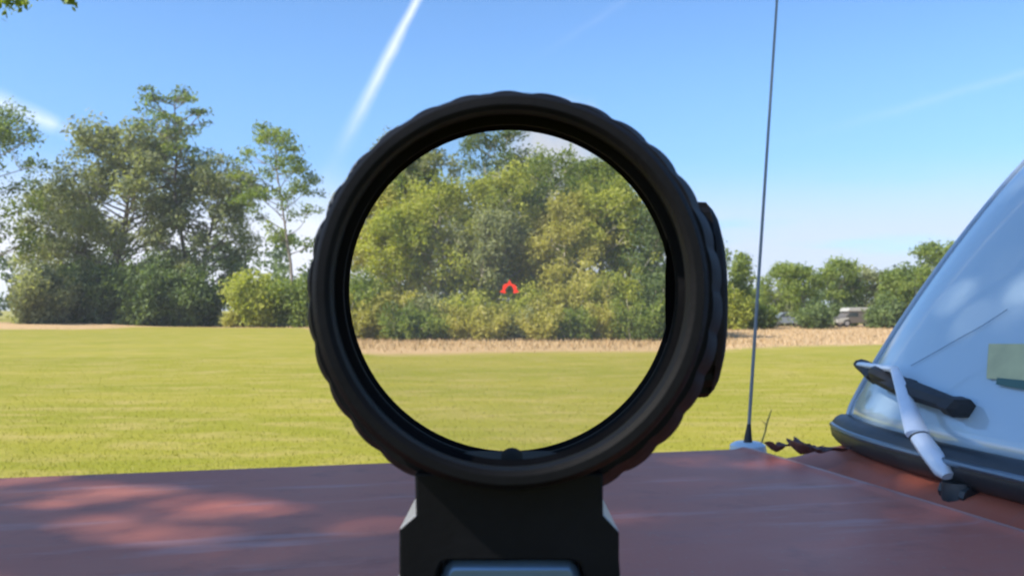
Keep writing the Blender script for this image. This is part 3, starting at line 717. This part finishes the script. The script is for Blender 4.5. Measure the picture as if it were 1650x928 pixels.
# twig and dead leaves lying at the hood corner
def twig():
    a = TM @ local_at(1226, 716, 1.10); b_ = TM @ local_at(1226, 716, 1.10)
    root_pt = a; d = (at(1243, 660, root_pt.y) - root_pt)
    m = MB(); m.tube([root_pt, root_pt + d*.35 + Vector((.001,0,0)), root_pt + d*.6 + Vector((-.001,0,0)), root_pt + d], [.0022,.002,.0022,.001], 6)
    m.tube([root_pt + d*.55, root_pt + d*.62 + Vector((-.012,.004,.006))], [.0014,.0006], 5)
    o = m.build('dry_twig', plain('twig', (.36,.30,.08), .7, noise=.3), smooth=True); tag(o, 'thin yellowish dry twig sticking up beside the aerial foot', 'twig')
twig()
LEAFM = plain('dead_leaf', (.11,.045,.035), .6, noise=.35, scale=80)
def dead_leaf(px, py, z, ln, wd, rz, curl, lab, seed):
    c = TM @ local_at(px, py, z); r = random.Random(seed)
    def fn(i, j):
        s_ = -1+2*i; w = wd*math.sin(math.pi*min(max(i,.02),.98))**.6*(.85+.15*math.sin(i*19)); y = (j-.5)*w
        return (s_*ln/2, y, curl*ln*(.35*s_*s_) + 2.2*abs(y)**1.25*curl + .004*math.sin(9*i+seed))
    m = MB(); m.grid(fn, 14, 6); o = m.build('dead_leaf', LEAFM, None, smooth=True, autos=False, solid=.0012)
    o.location = c; o.rotation_euler = (r.uniform(-.2,.2), r.uniform(-.1,.1), rz); tag(o, lab, 'leaf', 'dead leaves in the hood corner')
dead_leaf(1254, 724, 1.122, .06, .055, .3, .5, 'small curled brown leaf next to the aerial foot', 1)
dead_leaf(1294, 730, 1.120, .085, .075, .9, .6, 'curled red brown leaf in the middle of the hood corner', 2)
dead_leaf(1338, 729, 1.122, .09, .05, .25, .35, 'long narrow dark leaf pointing at the windscreen gasket', 3)

# ------------------------------------------------------------------ the sight in front of the camera
sight = empty('rifle_sight', (0, .13, HZ+.02))
tag(sight, 'black round optical sight with scalloped rim and red reticle on a riser mount', 'sight')
SI = sight.matrix_basis.inverted(); SO = Vector((0, .13, HZ+.02))
def anod(name, col, rough, bump=.25):
    m, t, p, o = mat(name)
    tcn = N(t, 'ShaderNodeTexCoord'); n = N(t, 'ShaderNodeTexNoise', i_Scale=900.0, i_Detail=3.0); L(t, tcn.outputs['Object'], n.inputs['Vector'])
    n2 = N(t, 'ShaderNodeTexNoise', i_Scale=60.0, i_Detail=4.0); L(t, tcn.outputs['Object'], n2.inputs['Vector'])
    L(t, MIXC(t, SM(t, n2.outputs[0], .45, .7), col, tuple(c*1.7 for c in col)), p.inputs['Base Color'])
    p.inputs['Roughness'].default_value = rough; p.inputs['Specular IOR Level'].default_value = .14
    b_ = N(t, 'ShaderNodeBump', i_Strength=bump, i_Distance=.0003); L(t, n.outputs[0], b_.inputs['Height']); L(t, b_.outputs[0], p.inputs['Normal'])
    return m
BLK = anod('black_anodised_metal', (.0045,.0045,.0055), .62); BLKIN = anod('matt_black_bore', (.006,.0065,.0065), .75)
def ctr(px, py, Y):      # axis centre at a depth
    p = at(px, py, Y); return p.x, p.z
def lathe(name, stations, matr, parent, nth=360, close=False, smooth=True):
    """stations: (Y, radius, scallop depth, px, py of the centre)"""
    V = []; 
    for Y, r, dep, px, py in stations:
        cx, cz = ctr(px, py, Y)
        for k in range(nth):
            th = 2*math.pi*k/nth
            rr = r - dep*(1-abs(math.cos(th*15 + 1.178))**.55)
            V.append((cx + rr*math.cos(th) - SO.x, Y - SO.y, cz + rr*math.sin(th) - SO.z))
    ns = len(stations); rngs = range(ns) if close else range(ns-1)
    F = [(i*nth+k, i*nth+(k+1) % nth, ((i+1) % ns)*nth+(k+1) % nth, ((i+1) % ns)*nth+k) for i in rngs for k in range(nth)]
    m = MB(); m.add(V, F); o = m.build(name, matr, parent, smooth=smooth)
    o.data.set_sharp_from_angle(angle=R(28)); return o
PX = lambda r, Y: r/FPX*Y
# rear ring (nearest the eye)
lathe('eyepiece_ring', [(.1115, PX(286,.1115),0,822,466),(.110, PX(291,.110),0,822,466),(.1095, PX(300,.1095),0,822,466),(.1095, PX(313,.1095),0,822,466),(.1105, PX(320,.1105),0,822,467),
      (.116, PX(319,.116),0,823,468),(.120, PX(305,.120),0,823,469),(.120, PX(270,.120),0,823,469)], BLK, sight)
# scalloped grip ring
GRIPM = anod('sun_flecked_metal', (.0045,.0045,.0055), .62)
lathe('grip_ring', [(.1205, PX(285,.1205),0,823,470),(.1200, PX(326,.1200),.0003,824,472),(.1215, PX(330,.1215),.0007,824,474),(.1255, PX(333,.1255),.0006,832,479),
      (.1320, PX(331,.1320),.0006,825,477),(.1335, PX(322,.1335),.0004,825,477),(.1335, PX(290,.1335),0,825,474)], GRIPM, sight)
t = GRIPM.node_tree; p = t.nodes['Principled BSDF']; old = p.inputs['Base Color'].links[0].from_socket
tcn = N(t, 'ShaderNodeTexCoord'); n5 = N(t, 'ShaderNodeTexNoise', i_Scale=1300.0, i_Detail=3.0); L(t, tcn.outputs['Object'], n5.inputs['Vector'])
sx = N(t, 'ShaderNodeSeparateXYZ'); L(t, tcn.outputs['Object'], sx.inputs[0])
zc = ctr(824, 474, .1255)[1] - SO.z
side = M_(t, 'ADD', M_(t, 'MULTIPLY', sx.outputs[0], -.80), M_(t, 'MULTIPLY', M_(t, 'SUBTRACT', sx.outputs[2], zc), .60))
sun_flecks = M_(t, 'MULTIPLY', M_(t, 'MULTIPLY', SM(t, side, .0255, .0290), .6), SM(t, n5.outputs[0], .50, .62))  # sun glints on the upper left rim painted in as pale worn flecks
L(t, MIXC(t, sun_flecks, old, (.5,.5,.52)), p.inputs['Base Color'])
# body to the objective with bore
lathe('body_tube', [(.1335, PX(315,.1335),0,828,473),(.150, PX(300,.150),0,826,472),(.156, PX(296,.156),0,824,470),(.157, PX(288,.157),0,823,469),(.1565, PX(262,.1565),0,821,467),
      (.150, PX(258,.150),0,821,467),(.1485, PX(258,.1485),0,821,467),(.1475, PX(266,.1475),0,821,467),(.136, PX(272,.136),0,821,467),(.1355, PX(268,.1355),0,821,467),(.1345, PX(274,.1345),0,821,467),
      (.124, PX(280,.124),0,822,467),(.1115, PX(288,.1115),0,822,466)], BLKIN, sight)
# emitter hump at the bottom of the bore
cx, cz = ctr(825, 752, .128)
m = MB(); m.tube([(cx-SO.x, .122-SO.y, cz-SO.z-.0003), (cx-SO.x, .1235-SO.y, cz-SO.z), (cx-SO.x, .134-SO.y, cz-SO.z)], [.0011,.0019,.0019], 20); m.build('emitter_housing', BLKIN, sight, smooth=True)
# lens
def lens_mat():
    m, t, p, o = mat('coated_lens'); t.nodes.remove(p)
    tr = N(t, 'ShaderNodeBsdfTransparent'); tr.inputs[0].default_value = (.95,.935,.87,1)
    gl = N(t, 'ShaderNodeBsdfGlossy'); gl.inputs[0].default_value = (1,.85,.8,1); gl.inputs['Roughness'].default_value = .02
    fr = N(t, 'ShaderNodeFresnel', i_IOR=1.16); mx = N(t, 'ShaderNodeMixShader')
    tl = N(t, 'ShaderNodeBsdfTranslucent'); tl.inputs[0].default_value = (1,.97,.88,1); m2 = N(t, 'ShaderNodeMixShader'); m2.inputs[0].default_value = .085
    L(t, tr.outputs[0], m2.inputs[1]); L(t, tl.outputs[0], m2.inputs[2])
    L(t, fr.outputs[0], mx.inputs[0]); L(t, m2.outputs[0], mx.inputs[1]); L(t, gl.outputs[0], mx.inputs[2]); L(t, mx.outputs[0], o.inputs[0]); return m
YL = .149; cx, cz = ctr(821, 467, YL); rl = PX(258.5, YL)
m = MB(); nn_ = 96
Vv = [(cx-SO.x, YL-SO.y, cz-SO.z)] + [(cx-SO.x + rl*math.cos(2*math.pi*k/nn_), YL-SO.y, cz-SO.z + rl*math.sin(2*math.pi*k/nn_)) for k in range(nn_)]
m.add(Vv, [(0, k+1, (k+1) % nn_+1) for k in range(nn_)]); lens = m.build('lens', lens_mat(), sight)
# reticle: a horseshoe open at the bottom with three outward ticks
mR, t, p, o_ = mat('lit_red_reticle'); em = N(t, 'ShaderNodeEmission'); em.inputs[0].default_value = (1,.10,.075,1); em.inputs[1].default_value = .55; L(t, em.outputs[0], o_.inputs[0])
YR = YL-.0006; u1 = YR/FPX; cx, cz = ctr(821, 467, YR)
m = MB()
def RP(a, r): return (cx-SO.x + r*u1*math.cos(a), YR-SO.y, cz-SO.z + r*u1*math.sin(a))
A0, A1, n_ = R(-38), R(218), 28
for k in range(n_):
    a, b_ = A0 + (A1-A0)*k/n_, A0 + (A1-A0)*(k+1)/n_; w_ = 1.2*math.sin(a*3.0+.6); m.add([RP(a,6.4-w_*.5), RP(b_,6.4-w_*.5), RP(b_,11.2+w_), RP(a,11.2+w_)], [(0,1,2,3)])
for a in (R(90), R(-12), R(192)):
    m.add([RP(a-.36,10.5), RP(a+.36,10.5), RP(a,16.5)], [(0,1,2)])
m.build('reticle', mR, lens)
# adjustment knob on the right: axis along X, knurled
def knob():
    Yk = .139; c = at(1100, 483, Yk); R0 = PX(158, Yk); x0 = c.x; k_ = Yk/FPX
    st = [(-14, .95, 0), (10, .99, 0), (14, 1.0, 0), (15, 1.0, .05), (36, .995, .05), (37, .985, 0), (45, .93, 0), (51, .86, 0), (58, .70, 0), (62, .5, 0), (63.5, .25, 0), (64, 0.02, 0)]
    nth = 144; V = []
    for dx, f, dep in st:
        for q in range(nth):
            th = 2*math.pi*q/nth; rr = R0*(f - dep*(.5+.5*np.sign(math.sin(th*18))))
            V.append((x0 + dx*k_ - SO.x, Yk - SO.y + rr*math.cos(th)*.55, c.z - SO.z + rr*math.sin(th)))
    F = [(i*nth+q, i*nth+(q+1) % nth, (i+1)*nth+(q+1) % nth, (i+1)*nth+q) for i in range(len(st)-1) for q in range(nth)]
    m = MB(); m.add(V, F); m.build('adjustment_knob', BLK, sight, smooth=True).data.set_sharp_from_angle(angle=R(25))
knob()
# riser mount
def mfun(Y): 
    def f(a, b_):
        p = at(a, b_, .118); return (p.x - SO.x, Y - SO.y, p.z - SO.z)
    return f
neck = [(668,762),(972,762),(972,828),(998,856),(998,902),(1000,928),(1012,960),(1012,1010),(948,1010),(946,950),(940,922),(934,908),(922,903),(722,903),(711,907),(705,920),(700,950),(698,1010),(628,1010),(628,960),(643,930),(643,852),(670,829)]
m = MB(); m.prism(neck[::-1], mfun(.118), mfun(.137)); rm = m.build('riser_mount', BLK, sight, bevel=.00035, smooth=True)
rm.data.materials.append(plain('sky_lit_alloy', (.50,.48,.47), .45, .3, noise=.35, scale=1500))  # bare alloy chamfers, their sky sheen put into the pale colour
for pl_ in rm.data.polygons:
    n_ = pl_.normal
    if abs(n_.x) > .25 and n_.z > .25 and abs(n_.y) < .2 and pl_.center.z < mfun(.118)(820, 815)[2]: pl_.material_index = 1
# satin plate seen through the mount window, reflected sky put into its blue
m = MB(); pl = [(708,1004),(708,935),(713,917),(728,909),(920,909),(934,917),(938,935),(938,1004)]
m.prism(pl[::-1], mfun(.1195), mfun(.134)); m.build('clamp_plate', plain('sky_tinted_steel', (.16,.25,.36), .32, .55, noise=.25, scale=120), sight, bevel=.0012, smooth=True)
# rail and stand under the frame
zb = mfun(.118)(820,1010)[2]
m = MB(); m.box((-.016,-.035,zb-.010),(.016,.045,zb+.0005))
for k in range(8): m.box((-.0105,-.034+k*.010,zb-.014),(.0105,-.029+k*.010,zb-.0102))
m.build('rail', BLK, sight, bevel=.0005)
m = MB(); m.tube([(0,.004,zb-.010),(0,.004,.10)], .008, 16)
for a in (R(30), R(150), R(270)):
    m.tube([(0,.004,.13),(.075*math.cos(a),.004+.075*math.sin(a),.0)], [.006,.005], 10)
m.build('stand', BLKP, sight, smooth=True)
